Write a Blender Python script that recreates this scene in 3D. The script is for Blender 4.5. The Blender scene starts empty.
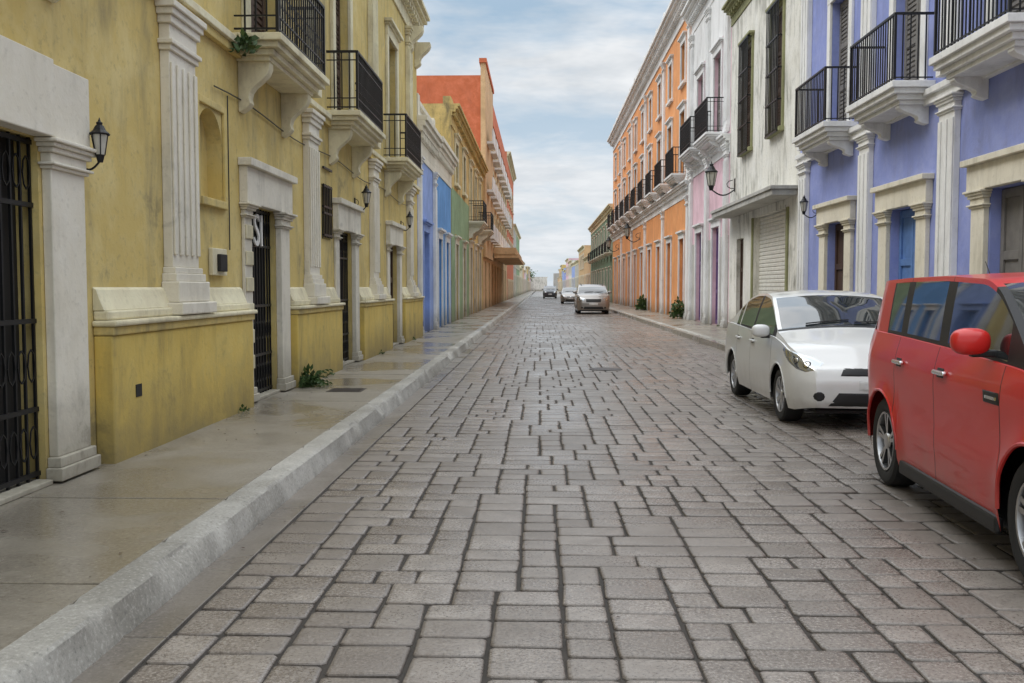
import bpy, bmesh, math, random
from mathutils import Vector, Matrix, noise
from mathutils.bvhtree import BVHTree
random.seed(7)
S=bpy.context.scene
R=random.uniform

# ------------------------------------------------------------------ materials
def nmat(name):
    m=bpy.data.materials.new(name); m.use_nodes=True
    nt=m.node_tree; b=nt.nodes['Principled BSDF']
    return m,nt,b
def nn(nt,t,**k):
    n=nt.nodes.new(t)
    for a,v in k.items(): setattr(n,a,v)
    return n
def coords(nt,scale=(1,1,1)):
    tc=nn(nt,'ShaderNodeTexCoord'); mp=nn(nt,'ShaderNodeMapping')
    mp.inputs['Scale'].default_value=scale
    nt.links.new(tc.outputs['Object'],mp.inputs['Vector']); return mp.outputs['Vector']
def noi(nt,vec,scale,detail=4,rough=.6,dist=0):
    n=nn(nt,'ShaderNodeTexNoise'); n.inputs['Scale'].default_value=scale
    n.inputs['Detail'].default_value=detail; n.inputs['Roughness'].default_value=rough
    n.inputs['Distortion'].default_value=dist
    nt.links.new(vec,n.inputs['Vector']); return n.outputs['Fac']
def mr(nt,val,a,b,c,d):
    n=nn(nt,'ShaderNodeMapRange'); n.clamp=True
    for i,x in enumerate((a,b,c,d)): n.inputs[i+1].default_value=x
    nt.links.new(val,n.inputs[0]); return n.outputs[0]
def mth(nt,op,a,b=None):
    n=nn(nt,'ShaderNodeMath',operation=op)
    for i,x in enumerate((a,b)):
        if x is None: continue
        if isinstance(x,(int,float)): n.inputs[i].default_value=x
        else: nt.links.new(x,n.inputs[i])
    return n.outputs[0]
def mix(nt,f,a,b,blend='MIX'):
    n=nn(nt,'ShaderNodeMix',data_type='RGBA',blend_type=blend)
    for i,x in ((0,f),(6,a),(7,b)):
        if isinstance(x,(int,float)): n.inputs[i].default_value=x
        elif isinstance(x,tuple): n.inputs[i].default_value=(x[0],x[1],x[2],1)
        else: nt.links.new(x,n.inputs[i])
    return n.outputs[2]
def bump(nt,b,h,strength=.3,dist=.01):
    n=nn(nt,'ShaderNodeBump'); n.inputs['Strength'].default_value=strength
    n.inputs['Distance'].default_value=dist
    nt.links.new(h,n.inputs['Height']); nt.links.new(n.outputs[0],b.inputs['Normal'])
def plain(name,col,rough=.5,metal=0,coat=0,var=.15,bs=.0):
    m,nt,b=nmat(name)
    if var and max(col)>.03:
        v=coords(nt); f=noi(nt,v,6,3)
        c=mix(nt,mr(nt,f,.3,.7,0,1),tuple(x*(1-var) for x in col),tuple(min(1,x*(1+var)) for x in col))
        nt.links.new(c,b.inputs['Base Color'])
        if bs: bump(nt,b,noi(nt,v,40,3),bs,.004)
    else: b.inputs['Base Color'].default_value=(*col,1)
    b.inputs['Roughness'].default_value=rough; b.inputs['Metallic'].default_value=metal
    b.inputs['Coat Weight'].default_value=coat; b.inputs['Coat Roughness'].default_value=.03
    return m
def plaster(name,col,dirt=(.16,.14,.10),amt=.55,pale=None,base=1.0,rough=.88):
    m,nt,b=nmat(name); v=coords(nt)
    big=noi(nt,v,.5,3,.65,.6); mid=noi(nt,v,2.0,5,.72,.3); fine=noi(nt,v,15,3,.7)
    st=noi(nt,coords(nt,(1.3,1.3,.3)),2.2,4,.72,.3)
    pale=pale or tuple(min(.85,x*1.2+.04) for x in col)
    c=mix(nt,mr(nt,mid,.42,.64,0,.7),col,pale)
    c=mix(nt,mr(nt,big,.40,.60,0,.4),c,tuple(x*.78 for x in col))
    d=mth(nt,'MULTIPLY',mr(nt,st,.47,.68,0,1),mr(nt,big,.38,.58,.2,1))
    c=mix(nt,mth(nt,'MULTIPLY',d,amt),c,dirt)
    c=mix(nt,mth(nt,'MULTIPLY',mth(nt,'MULTIPLY',mr(nt,mid,.57,.66,0,1),mr(nt,big,.5,.6,0,1)),amt*.7),c,tuple(x*.7 for x in dirt))
    c=mix(nt,mth(nt,'MULTIPLY',mr(nt,fine,.56,.72,0,1),amt*.5),c,dirt)
    sx=nn(nt,'ShaderNodeSeparateXYZ'); nt.links.new(v,sx.inputs[0])
    low=mr(nt,mth(nt,'ADD',sx.outputs[2],mth(nt,'MULTIPLY',mid,-1.0)),-.38,.32,1,0)
    c=mix(nt,mth(nt,'MULTIPLY',low,.65*base),c,(.11,.09,.05))
    nt.links.new(c,b.inputs['Base Color']); b.inputs['Roughness'].default_value=rough
    bump(nt,b,mth(nt,'ADD',mth(nt,'MULTIPLY',mid,1.5),mth(nt,'MULTIPLY',fine,.5)),.4,.014)
    return m
MT={}
MT['yellow']=plaster('yellow_plaster',(.62,.47,.16),(.24,.20,.11),.72,(.70,.58,.27))
MT['yellowb']=plaster('yellow_plinth_paint',(.66,.48,.12),(.24,.19,.08),.5,(.70,.55,.18))
MT['stone']=plaster('weathered_white_stone',(.72,.67,.55),(.31,.28,.21),.5,(.78,.74,.64))
MT['cream']=plaster('cream_trim',(.71,.64,.44),(.29,.25,.16),.55)
MT['yellow_up']=plaster('pale_yellow_plaster',(.60,.50,.24),(.2,.17,.09),.5)
MT['white']=plaster('white_trim',(.76,.76,.75),(.35,.34,.32),.4)
MT['periw']=plaster('periwinkle_plaster',(.25,.30,.62),(.18,.20,.36),.5,(.34,.38,.67))
MT['blue1']=plaster('light_blue_plaster',(.25,.35,.66),(.12,.16,.3),.3)
MT['blue2']=plaster('sky_blue_plaster',(.11,.30,.62),(.06,.14,.3),.3)
MT['ochre']=plaster('ochre_plaster',(.58,.42,.15),(.14,.12,.07),1.0)
MT['green']=plaster('green_plaster',(.24,.36,.20),(.1,.12,.07),.4)
MT['redor']=plaster('brick_red_plaster',(.58,.15,.06),(.3,.09,.05),.3)
MT['tan']=plaster('tan_plaster',(.60,.40,.21),(.3,.2,.12),.4)
MT['orange']=plaster('orange_plaster',(.74,.31,.11),(.42,.2,.1),.4)
MT['pink']=plaster('pink_plaster',(.72,.48,.54),(.35,.27,.28),.4)
MT['whitew']=plaster('old_white_wall',(.74,.72,.65),(.20,.19,.15),.95,(.8,.79,.75))
MT['dgreen']=plaster('dark_green_plaster',(.14,.22,.14),(.06,.08,.05),.4)
MT['grey']=plaster('grey_plaster',(.44,.43,.40),(.2,.19,.17),.6)
MT['iron']=plain('black_wrought_iron',(.012,.012,.013),.42,.3)
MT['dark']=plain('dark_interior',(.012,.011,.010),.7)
MT['wood']=plain('dark_brown_wood',(.06,.032,.02),.6,bs=.3)
MT['woodr']=plain('orange_wood',(.42,.16,.06),.6,bs=.3)
MT['woodb']=plain('blue_wood',(.10,.20,.45),.6,bs=.3)
MT['woodg']=plain('grey_shutter_wood',(.17,.16,.15),.6,bs=.3)
MT['purple']=plain('purple_door_paint',(.14,.08,.20),.5)
MT['shut']=plain('white_roller_shutter',(.68,.66,.60),.45,.0,var=.1)
MT['olive']=plaster('olive_trim',(.26,.26,.13),(.1,.1,.05),.4)
MT['glassw']=plain('window_glass',(.025,.03,.035),.08)
MT['lampg']=plain('lamp_glass',(.5,.48,.42),.15)
MT['signw']=plain('white_lettering',(.78,.77,.73),.5)

def stone_mat():
    m,nt,b=nmat('paving_stone'); v=coords(nt)
    at=nn(nt,'ShaderNodeAttribute',attribute_name='tone'); ed=nn(nt,'ShaderNodeAttribute',attribute_name='edge')
    mid=noi(nt,v,6,5,.72); fine=noi(nt,v,60,4,.78); big=noi(nt,v,.5,4,.65,.4)
    c=mix(nt,at.outputs['Fac'],(.185,.155,.130),(.325,.285,.248))
    c=mix(nt,mr(nt,mid,.40,.62,0,.55),c,(.14,.116,.097))
    c=mix(nt,mr(nt,fine,.5,.70,0,.6),c,(.46,.415,.365))
    c=mix(nt,mr(nt,fine,.46,.32,0,.85),c,(.045,.038,.032))
    c=mix(nt,mr(nt,big,.47,.60,0,.4),c,(.155,.13,.11))
    c=mix(nt,mth(nt,'MULTIPLY',ed.outputs['Fac'],mr(nt,mid,.3,.6,.95,.5)),c,(.052,.043,.036))
    nt.links.new(c,b.inputs['Base Color'])
    r=mth(nt,'ADD',mr(nt,big,.42,.58,.13,.34),mr(nt,fine,.3,.7,-.04,.16))
    nt.links.new(r,b.inputs['Roughness'])
    bump(nt,b,mth(nt,'ADD',mth(nt,'MULTIPLY',mid,1.6),mth(nt,'MULTIPLY',fine,.8)),.55,.007)
    return m
def conc(name,c1,c2,stain,rough=(.35,.7),sa=.75):
    m,nt,b=nmat(name); v=coords(nt)
    mid=noi(nt,v,2.2,5,.7,.5); fine=noi(nt,v,45,4,.75); big=noi(nt,v,.6,3,.6,.3)
    c=mix(nt,mr(nt,mid,.35,.65,0,1),c1,c2)
    c=mix(nt,mr(nt,big,.44,.62,0,sa),c,stain)
    c=mix(nt,mr(nt,fine,.52,.75,0,.5),c,tuple(min(.8,x*1.5) for x in c2))
    c=mix(nt,mr(nt,fine,.44,.30,0,.7),c,tuple(x*.35 for x in c1))
    nt.links.new(c,b.inputs['Base Color'])
    nt.links.new(mr(nt,big,.42,.60,rough[1],rough[0]),b.inputs['Roughness'])
    bump(nt,b,mth(nt,'ADD',mid,mth(nt,'MULTIPLY',fine,.6)),.35,.005)
    return m
MT['paver']=stone_mat()
MT['joint']=conc('joint_grit',(.03,.025,.02),(.052,.043,.035),(.024,.02,.016),(.75,.9))
MT['side']=conc('pavement_concrete',(.225,.197,.155),(.285,.255,.208),(.165,.143,.110),(.18,.5),.6)
MT['kerb']=conc('kerb_concrete',(.31,.295,.26),(.46,.44,.395),(.19,.175,.145),(.7,.85))
MT['gutter']=conc('gutter_concrete',(.17,.148,.125),(.245,.215,.185),(.115,.10,.083),(.2,.45),.6)
MT['soil']=conc('ground_earth',(.12,.10,.07),(.2,.17,.13),(.08,.07,.05),(.9,.95))
MT['roof']=conc('roof_concrete',(.2,.19,.17),(.3,.28,.25),(.12,.11,.1),(.9,.95))
MT['iron2']=plain('cast_iron_cover',(.07,.06,.055),.5,.4)
def leafm(name,c):
    m,nt,b=nmat(name); v=coords(nt)
    c2=mix(nt,mr(nt,noi(nt,v,5,3),.3,.7,0,1),tuple(x*.5 for x in c),c)
    nt.links.new(c2,b.inputs['Base Color']); b.inputs['Roughness'].default_value=.55; return m
MT['leaf']=leafm('leaves',(.07,.13,.035)); MT['bark']=plain('bark',(.12,.09,.06),.9)
MT['tyre']=plain('tyre_rubber',(.02,.02,.02),.8)
MT['rim']=plain('alloy_wheel',(.5,.5,.5),.3,.9); MT['hubdark']=plain('wheel_dark',(.02,.02,.02),.5)
MT['cglass']=plain('car_glass',(.022,.027,.029),.03,coat=1)
MT['ctrim']=plain('car_black_trim',(.014,.014,.014),.5)
MT['lens']=plain('headlight_lens',(.42,.44,.45),.06,.75,1,var=0)
MT['chrome']=plain('chrome',(.75,.75,.75),.12,1,var=0)
MT['redlens']=plain('red_lens',(.35,.01,.01),.15,coat=1)
MT['plate']=plain('number_plate',(.6,.6,.58),.5)
def paint(name,c,metal=0,coat=1):
    m,nt,b=nmat(name); v=coords(nt)
    f=noi(nt,v,3,4,.6); sx=nn(nt,'ShaderNodeSeparateXYZ'); nt.links.new(v,sx.inputs[0])
    dust=mth(nt,'MULTIPLY',mr(nt,sx.outputs[2],.2,.6,.45,0),mr(nt,f,.35,.65,.3,1))
    cc=mix(nt,dust,c,(.20,.17,.13))
    nt.links.new(cc,b.inputs['Base Color']); b.inputs['Roughness'].default_value=.38
    b.inputs['Metallic'].default_value=metal
    b.inputs['Coat Weight'].default_value=coat; b.inputs['Coat Roughness'].default_value=.05
    return m

# ------------------------------------------------------------------ mesh helper
class M:
    def __init__(s): s.v=[]; s.f=[]; s.mi=[]
    def box(s,x0,x1,y0,y1,z0,z1,mi=0):
        n=len(s.v)
        s.v+=[(x0,y0,z0),(x1,y0,z0),(x1,y1,z0),(x0,y1,z0),(x0,y0,z1),(x1,y0,z1),(x1,y1,z1),(x0,y1,z1)]
        for q in ((0,3,2,1),(4,5,6,7),(0,1,5,4),(1,2,6,5),(2,3,7,6),(3,0,4,7)):
            s.f.append(tuple(n+i for i in q)); s.mi.append(mi)
    def poly(s,pts,mi=0):
        n=len(s.v); s.v+=[tuple(p) for p in pts]; s.f.append(tuple(range(n,n+len(pts)))); s.mi.append(mi)
    def prism(s,prof,y0,y1,mi=0):
        n=len(s.v); k=len(prof)
        s.v+=[(a,y0,b) for a,b in prof]+[(a,y1,b) for a,b in prof]
        s.f.append(tuple(range(n,n+k))); s.f.append(tuple(range(n+2*k-1,n+k-1,-1))); s.mi+=[mi,mi]
        for i in range(k):
            j=(i+1)%k; s.f.append((n+i,n+k+i,n+k+j,n+j)); s.mi.append(mi)
    def cyl(s,p0,p1,r0,r1=None,n=8,mi=0,cap=True):
        r1=r0 if r1 is None else r1
        p0=Vector(p0);p1=Vector(p1);d=(p1-p0).normalized()
        a=d.orthogonal().normalized(); b=d.cross(a); k=len(s.v)
        for p,r in ((p0,r0),(p1,r1)):
            for i in range(n):
                t=2*math.pi*i/n; s.v.append(tuple(p+(a*math.cos(t)+b*math.sin(t))*r))
        for i in range(n):
            j=(i+1)%n; s.f.append((k+i,k+j,k+n+j,k+n+i)); s.mi.append(mi)
        if cap: s.f.append(tuple(range(k,k+n))); s.f.append(tuple(range(k+n,k+2*n))); s.mi+=[mi,mi]
    def tube(s,pts,r,n=6,mi=0):
        for a,b in zip(pts[:-1],pts[1:]): s.cyl(a,b,r,n=n,mi=mi)
    def lathe(s,prof,c,ax='x',n=32,mi=0):
        k=len(s.v); m=len(prof)
        for i in range(n):
            t=2*math.pi*i/n
            for a,r in prof:
                if ax=='x': s.v.append((c[0]+a,c[1]+r*math.cos(t),c[2]+r*math.sin(t)))
                else: s.v.append((c[0]+r*math.cos(t),c[1]+r*math.sin(t),c[2]+a))
        for i in range(n):
            j=(i+1)%n
            for q in range(m-1):
                s.f.append((k+i*m+q,k+j*m+q,k+j*m+q+1,k+i*m+q+1)); s.mi.append(mi)
    def build(s,name,mats,parent=None,bevel=0,smooth=False,merge=False,ang=.6,tone=None):
        me=bpy.data.meshes.new(name); me.from_pydata(s.v,[],s.f)
        for m in mats: me.materials.append(m)
        me.polygons.foreach_set('material_index',s.mi)
        bm=bmesh.new(); bm.from_mesh(me)
        if merge: bmesh.ops.remove_doubles(bm,verts=bm.verts,dist=.0006)
        bmesh.ops.recalc_face_normals(bm,faces=bm.faces)
        if smooth:
            for f in bm.faces: f.smooth=True
            for e in bm.edges:
                if len(e.link_faces)==2 and e.calc_face_angle(0)>ang: e.smooth=False
        bm.to_mesh(me); bm.free()
        o=bpy.data.objects.new(name,me); S.collection.objects.link(o)
        if parent: o.parent=parent
        if bevel:
            b=o.modifiers.new('bevel','BEVEL'); b.width=bevel; b.segments=2; b.limit_method='ANGLE'
        return o
def empty(name,loc=(0,0,0)):
    e=bpy.data.objects.new(name,None); e.location=loc; e.empty_display_size=.5; S.collection.objects.link(e); return e

# ------------------------------------------------------------------ building kit
class Bld:
    def __init__(s,name,side,xf,y0,y1,h,wall,depth=11,endmat=None):
        s.e=empty(name); s.g=1 if side=='L' else -1; s.xf=xf; s.y0,s.y1,s.h=y0,y1,h
        s.wall=wall; s.depth=depth; s.parts={}; s.holes=[]; s.endmat=endmat or wall
    def X(s,d): return s.xf+s.g*d
    def part(s,n,mat,bev=0):
        if n+mat not in s.parts: s.parts[n+mat]=(M(),mat,bev if s.y0<40 else 0,n)
        return s.parts[n+mat][0]
    def bx(s,n,mat,d0,d1,y0,y1,z0,z1,bev=.008):
        a,b=sorted((s.X(d0),s.X(d1))); s.part(n,mat,bev).box(a,b,y0,y1,z0,z1)
    def hole(s,y0,y1,z0,z1,kind='wood',mat=None,r=.17,frame=None,fw=.16,ft=.26,fmat='stone',hood=True):
        s.holes.append((y0,y1,z0,z1,r))
        w=y1-y0; hh=z1-z0; mat=mat or 'wood'
        if kind=='wood':
            s.bx('doors',mat,-r-.04,-r+.02,y0,y1,z0,z1,.004)
            nl=2; 
            for i in range(nl):
                a=y0+w*i/nl; b=y0+w*(i+1)/nl
                s.bx('doors',mat,-r+.021,-r+.055,a+.01,a+.10,z0+.02,z1-.02,.004)
                s.bx('doors',mat,-r+.021,-r+.055,b-.10,b-.01,z0+.02,z1-.02,.004)
                k=3
                for j in range(k+1):
                    zc=z0+.08+(hh-.16)*j/k
                    s.bx('doors',mat,-r+.021,-r+.053,a+.102,b-.102,zc-.06,zc+.06,.004)
                if mat in('woodg','wood') and z0>3.5:
                    n=int(hh/.09)
                    for j in range(n):
                        zc=z0+.1+(hh-.2)*j/n
                        s.bx('louvres',mat,-r+.021,-r+.04,a+.103,b-.103,zc,zc+.05,.0)
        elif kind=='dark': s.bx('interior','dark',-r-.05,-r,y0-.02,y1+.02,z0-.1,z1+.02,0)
        elif kind=='glass':
            s.bx('glazing','glassw',-r-.02,-r,y0,y1,z0,z1,0)
            for t in (0,.5,1):
                yc=y0+.03+(w-.06)*t; s.bx('sashes','white',-r+.001,-r+.04,yc-.03,yc+.03,z0,z1,.004)
            for t in (0,.35,.68,1):
                zc=z0+.03+(hh-.06)*t; s.bx('sashes','white',-r+.001,-r+.038,y0,y1,zc-.03,zc+.03,.004)
        elif kind=='niche': s.bx('niche_back',s.wall,-r-.03,-r,y0,y1,z0,z1,0)
        elif kind=='shutter':
            n=int(hh/.11)
            for i in range(n):
                z=z0+hh*i/n; q=s.part('roller_shutter','shut')
                x0=s.X(-r);x1=s.X(-r+.03)
                q.prism([(x0,z),(x1,z+.015),(x1,z+hh/n*.7),(x0,z+hh/n)],y0,y1)
            s.bx('shutter_back','dark',-r-.05,-r-.02,y0,y1,z0,z1,0)
        if frame:
            f=.06
            s.bx('frames',fmat,.002,f,y0-fw,y0,z0,z1); s.bx('frames',fmat,.002,f,y1,y1+fw,z0,z1)
            s.bx('frames',fmat,.002,f+.006,y0-fw,y1+fw,z1,z1+ft)
            if hood:
                s.bx('frames',fmat,.002,.17,y0-fw-.08,y1+fw+.08,z1+ft,z1+ft+.07)
                s.bx('frames',fmat,.002,.11,y0-fw-.04,y1+fw+.04,z1+ft-.05,z1+ft-.002)
            if z0>1: s.bx('frames',fmat,.002,.14,y0-fw-.05,y1+fw+.05,z0-.12,z0-.002)
    def gate(s,y0,y1,z0,z1,d=-.06,step=.11,orn=True):
        q=s.part('iron_gate','iron')
        x=s.X(d); n=max(2,int((y1-y0)/step))
        for i in range(n+1):
            y=y0+.02+(y1-y0-.04)*i/n; q.box(x-.009,x+.009,y-.009,y+.009,z0+.02,z1)
        for z in (z0+.06,z0+.5,z0+1.1,z1-.45,z1-.03): q.box(x-.014,x+.014,y0,y1,z-.016,z+.016)
        if orn:
            for i in range(n):
                y=y0+.02+(y1-y0-.04)*(i+.5)/n
                for zc in (z0+.28,z0+.8,z1-.24):
                    pts=[(x+.012,y+.045*math.cos(t),zc+.11*math.sin(t)) for t in [k*math.pi/4 for k in range(9)]]
                    q.tube(pts,.006,4)
    def pil(s,y0,y1,z0,z1,mat='stone',p=.10,flutes=4,cap=.42,base=.3):
        w=y1-y0
        s.bx('pilasters',mat,.002,p+.05,y0-.05,y1+.05,z0,z0+base*.45)
        s.bx('pilasters',mat,.002,p+.03,y0-.025,y1+.025,z0+base*.45,z0+base*.8)
        s.bx('pilasters',mat,.002,p,y0,y1,z0+base*.8,z1-cap)
        if flutes:
            fw=w/(flutes*2+1)
            for i in range(flutes+1):
                a=y0+fw*2*i+.006
                s.bx('pilasters',mat,p+.001,p+.022,a,a+fw-.012,z0+base+.08,z1-cap-.1,.004)
        c=z1-cap
        for k,(a,b,e) in enumerate(((0,.12,.025),(.12,.22,.05),(.22,.55,.012),(.55,.72,.04),(.72,.86,.065),(.86,1,.09))):
            s.bx('pilasters',mat,.002,p+e,y0-e,y1+e,c+cap*a,c+cap*b-.001)
    def console(s,y,z1,z0,proj,mat='stone',w=.16):
        q=s.part('consoles',mat,.006); pr=[]
        h=z1-z0
        for t,d in ((0,1),(.12,1.0),(.25,.92),(.38,.72),(.5,.5),(.6,.38),(.72,.34),(.82,.38),(.9,.30),(1,.08)):
            pr.append((s.X(proj*d),z1-h*t))
        pr=[(s.X(.002),z1)]+pr+[(s.X(.002),z0)]
        q.prism(pr,y-w/2,y+w/2)
    def rail(s,y0,y1,z0,h,proj,step=.105,band=True):
        q=s.part('iron_railing','iron'); x=s.X(proj); xw=s.X(.02)
        def bar(x,y,th=.009): q.box(x-th,x+th,y-th,y+th,z0+.03,z0+h)
        n=int((y1-y0)/step)
        for i in range(n+1): bar(x,y0+(y1-y0)*i/n, .018 if i in(0,n) else .009)
        m=max(2,int(proj/step))
        for yy in (y0,y1):
            for i in range(1,m): bar(xw+(x-xw)*i/m,yy)
        zs=[(z0+.06,.012),(z0+h,.022)]+([(z0+h-.13,.010),(z0+.2,.01)] if band else [])
        a,b=sorted((x,xw))
        for z,t in zs:
            q.box(x-t,x+t,y0-.01,y1+.01,z-t*.8,z+t*.8)
            for yy in (y0,y1): q.box(a,b,yy-t,yy+t,z-t*.79,z+t*.79)
        if band:
            for i in range(n):
                yc=y0+(y1-y0)*(i+.5)/n
                pts=[(x,yc+.032*math.cos(t),z0+.40+.09*math.sin(t)) for t in [k*math.pi/3 for k in range(7)]]
                q.tube(pts,.005,4)
    def balcony(s,y0,y1,zt,proj,h=.95,mat='stone',cons=.55,th=.26,band=True):
        s.bx('balcony_slabs',mat,.003,proj+.06,y0-.06,y1+.06,zt-th*.3,zt)
        s.bx('balcony_slabs',mat,.003,proj+.01,y0-.01,y1+.01,zt-th*.55,zt-th*.3-.001)
        s.bx('balcony_slabs',mat,.003,proj-.06,y0+.06,y1-.06,zt-th*.8,zt-th*.55-.001)
        s.bx('balcony_slabs',mat,.003,proj-.12,y0+.12,y1-.12,zt-th,zt-th*.8-.001)
        if cons:
            for y in (y0+.26,y1-.26): s.console(y,zt-th,zt-th-cons,proj-.14,mat)
        s.rail(y0+.02,y1-.02,zt,h,proj,band=band)
    def cornice(s,z0,z1,mat='stone',p=.3,dent=True,y0=None,y1=None):
        y0=s.y0 if y0 is None else y0; y1=s.y1 if y1 is None else y1
        h=z1-z0
        for a,b,e in ((0,.18,.10),(.18,.45,.04),(.62,.75,.55),(.75,.88,.8),(.88,1,1)):
            s.bx('cornice',mat,.002,max(.03,p*e),y0+.001,y1-.001,z0+h*a,z0+h*b-.001)
        s.bx('cornice',mat,.002,p*.18,y0+.002,y1-.002,z0+h*.45,z0+h*.62)
        if dent:
            n=int((y1-y0)/.36)
            for i in range(n):
                y=y0+.1+(y1-y0-.2)*i/n; s.bx('cornice',mat,p*.18+.001,p*.5,y,y+.16,z0+h*.46,z0+h*.615)
    def balus(s,z0,h,mat='stone',piers=3.0):
        n=max(1,int((s.y1-s.y0)/piers))
        s.bx('parapet',mat,-.2,.02,s.y0+.01,s.y1-.01,z0+h-.14,z0+h)
        for i in range(n+1):
            y=s.y0+.2+(s.y1-s.y0-.4)*i/n
            s.bx('parapet',mat,-.22,.04,y-.2,y+.2,z0,z0+h+.1)
        k=int((s.y1-s.y0)/.28); q=s.part('parapet',mat)
        for i in range(k):
            y=s.y0+.3+(s.y1-s.y0-.6)*i/k
            q.lathe([(0,.05),(.1*h,.05),(.3*h,.09),(.6*h,.04),(h-.13,.06)],(s.X(-.09),y,z0),'z',6)
    def finish(s):
        w=s.part('walls',s.wall)
        Ys=sorted({s.y0,s.y1,*[h[0] for h in s.holes],*[h[1] for h in s.holes]})
        Zs=sorted({0,s.h,*[h[2] for h in s.holes],*[h[3] for h in s.holes]})
        x=s.xf
        for a,b in zip(Ys[:-1],Ys[1:]):
            for c,d in zip(Zs[:-1],Zs[1:]):
                yc,zc=(a+b)/2,(c+d)/2
                if any(h[0]<yc<h[1] and h[2]<zc<h[3] for h in s.holes): continue
                w.poly([(x,a,c),(x,b,c),(x,b,d),(x,a,d)])
        for a,b,c,d,r in s.holes:
            xr=s.X(-r)
            w.poly([(x,a,c),(xr,a,c),(xr,a,d),(x,a,d)]); w.poly([(x,b,c),(xr,b,c),(xr,b,d),(x,b,d)])
            w.poly([(x,a,c),(x,b,c),(xr,b,c),(xr,a,c)]); w.poly([(x,a,d),(x,b,d),(xr,b,d),(xr,a,d)])
        xb=s.X(-s.depth); e=s.part('end_walls',s.endmat)
        for y in (s.y0+.002,s.y1-.002): e.poly([(x,y,0),(xb,y,0),(xb,y,s.h),(x,y,s.h)])
        e.poly([(xb,s.y0,0),(xb,s.y1,0),(xb,s.y1,s.h),(xb,s.y0,s.h)])
        s.part('roof','roof').poly([(x,s.y0,s.h-.003),(x,s.y1,s.h-.003),(xb,s.y1,s.h-.003),(xb,s.y0,s.h-.003)])
        for k,(m,mat,bev,n) in s.parts.items():
            m.build(n,[MT[mat]],s.e,bevel=bev,smooth=(n in('consoles',)))

# ================================================================== LEFT: yellow colonial building
A=Bld('yellow_colonial_building','L',-3.38,1.0,26.5,10.4,'yellow')
GZ=.17
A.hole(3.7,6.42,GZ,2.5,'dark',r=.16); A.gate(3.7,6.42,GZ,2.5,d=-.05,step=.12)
A.bx('door_surrounds','stone',.002,.13,3.2,6.42,2.503,3.02); A.bx('door_surrounds','stone',.002,.11,6.42,6.96,2.503,3.0)
A.pil(6.46,6.94,GZ,2.5,'stone',.07,0,.2,.2)
A.bx('steps','stone',-.12,.06,3.6,6.40,.152,.19)
A.hole(9.45,10.2,2.4,3.32,'niche',r=.16)
q=A.part('niche_arch','yellow')
for sg in (0,1):
    pts=[]
    for k in range(9):
        t=math.pi/2*k/8; yy=9.825+(1 if sg else -1)*.375*math.cos(t); zz=2.945+.375*math.sin(t); pts.append((yy,zz))
    for k in range(8):
        (a,b),(c,d)=pts[k],pts[k+1]
        q.poly([(A.X(.001),a,b),(A.X(.001),c,d),(A.X(.001),c,3.325),(A.X(.001),a,3.325)])
        q.poly([(A.X(.001),a,b),(A.X(.001),c,d),(A.X(-.16),c,d),(A.X(-.16),a,b)])
for (a,b,c,d) in ((9.37,9.45,2.32,3.40),(10.2,10.28,2.32,3.40)): A.bx('niche_frame','yellow',.002,.035,a,b,c,d)
A.bx('niche_frame','yellow',.002,.035,9.45,10.2,3.33,3.40); A.bx('niche_frame','yellow',.002,.06,9.45,10.2,2.32,2.4)
A.bx('electric_meter_box','cream',.002,.05,9.72,10.16,1.62,1.9); A.bx('electric_meter','dark',.051,.09,9.84,10.06,1.66,1.84)
def stdoor(y0,y1,colw=.42,leaf='dark'):
    A.hole(y0,y1,GZ,2.45,leaf,'wood',r=.14)
    if leaf=='dark': A.gate(y0,y1,GZ,2.45,d=-.07,step=.12)
    A.pil(y0-.30,y0-.02,GZ,2.45,'stone',.04,0,.16,.2); A.pil(y1+.02,y1+colw,GZ,2.45,'stone',.08,0,.2,.2)
    A.bx('door_surrounds','stone',.002,.10,y0-.36,y1+colw+.1,2.452,2.86); A.bx('door_surrounds','stone',.002,.16,y0-.4,y1+colw+.15,2.862,2.95)
    A.bx('steps','stone',-.1,.05,y0+.01,y1-.01,.152,.19)
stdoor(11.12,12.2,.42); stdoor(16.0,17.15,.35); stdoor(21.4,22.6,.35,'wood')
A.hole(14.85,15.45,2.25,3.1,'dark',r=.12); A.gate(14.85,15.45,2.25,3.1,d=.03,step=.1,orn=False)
for k in range(6): A.bx('quoins','cream',.041,.058,10.83,11.09,.55+k*.30,.55+k*.30+.16)
for (a,b) in ((7.16,10.72),(12.72,15.62),(17.6,21.0),(23.05,26.45)):
    A.bx('plinth','yellowb',.002,.15,a,b,.10,1.13,.012)
    A.bx('plinth_moulding','yellow',.002,.17,a-.01,b+.01,1.132,1.20,.012)
    A.bx('plinth_moulding','cream',.002,.20,a-.03,b+.03,1.201,1.245,.015)
    A.bx('plinth_moulding','cream',.002,.12,a,b,1.246,1.32,.012)
    q=A.part('plinth_slope','cream',.004)
    q.prism([(A.X(.002),1.321),(A.X(.09),1.321),(A.X(.05),1.42),(A.X(.03),1.48),(A.X(.002),1.5)],a,b)
for (a,b) in ((8.55,9.2),(13.7,14.3),(19.0,19.6),(24.3,24.9)):
    A.bx('pedestals','stone',.002,.22,a-.12,b+.12,1.252,1.36,.012); A.bx('pedestals','stone',.002,.17,a-.07,b+.07,1.361,1.55,.012)
    A.pil(a,b,1.55,4.02,'stone',.09,4,.42,.16)
    A.pil(a,b,4.3,8.0,'cream',.09,4,.45,.3)
A.bx('string_course','yellow',.002,.07,1.1,26.4,4.03,4.12); A.bx('string_course','cream',.002,.11,1.1,26.4,4.121,4.2)
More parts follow.
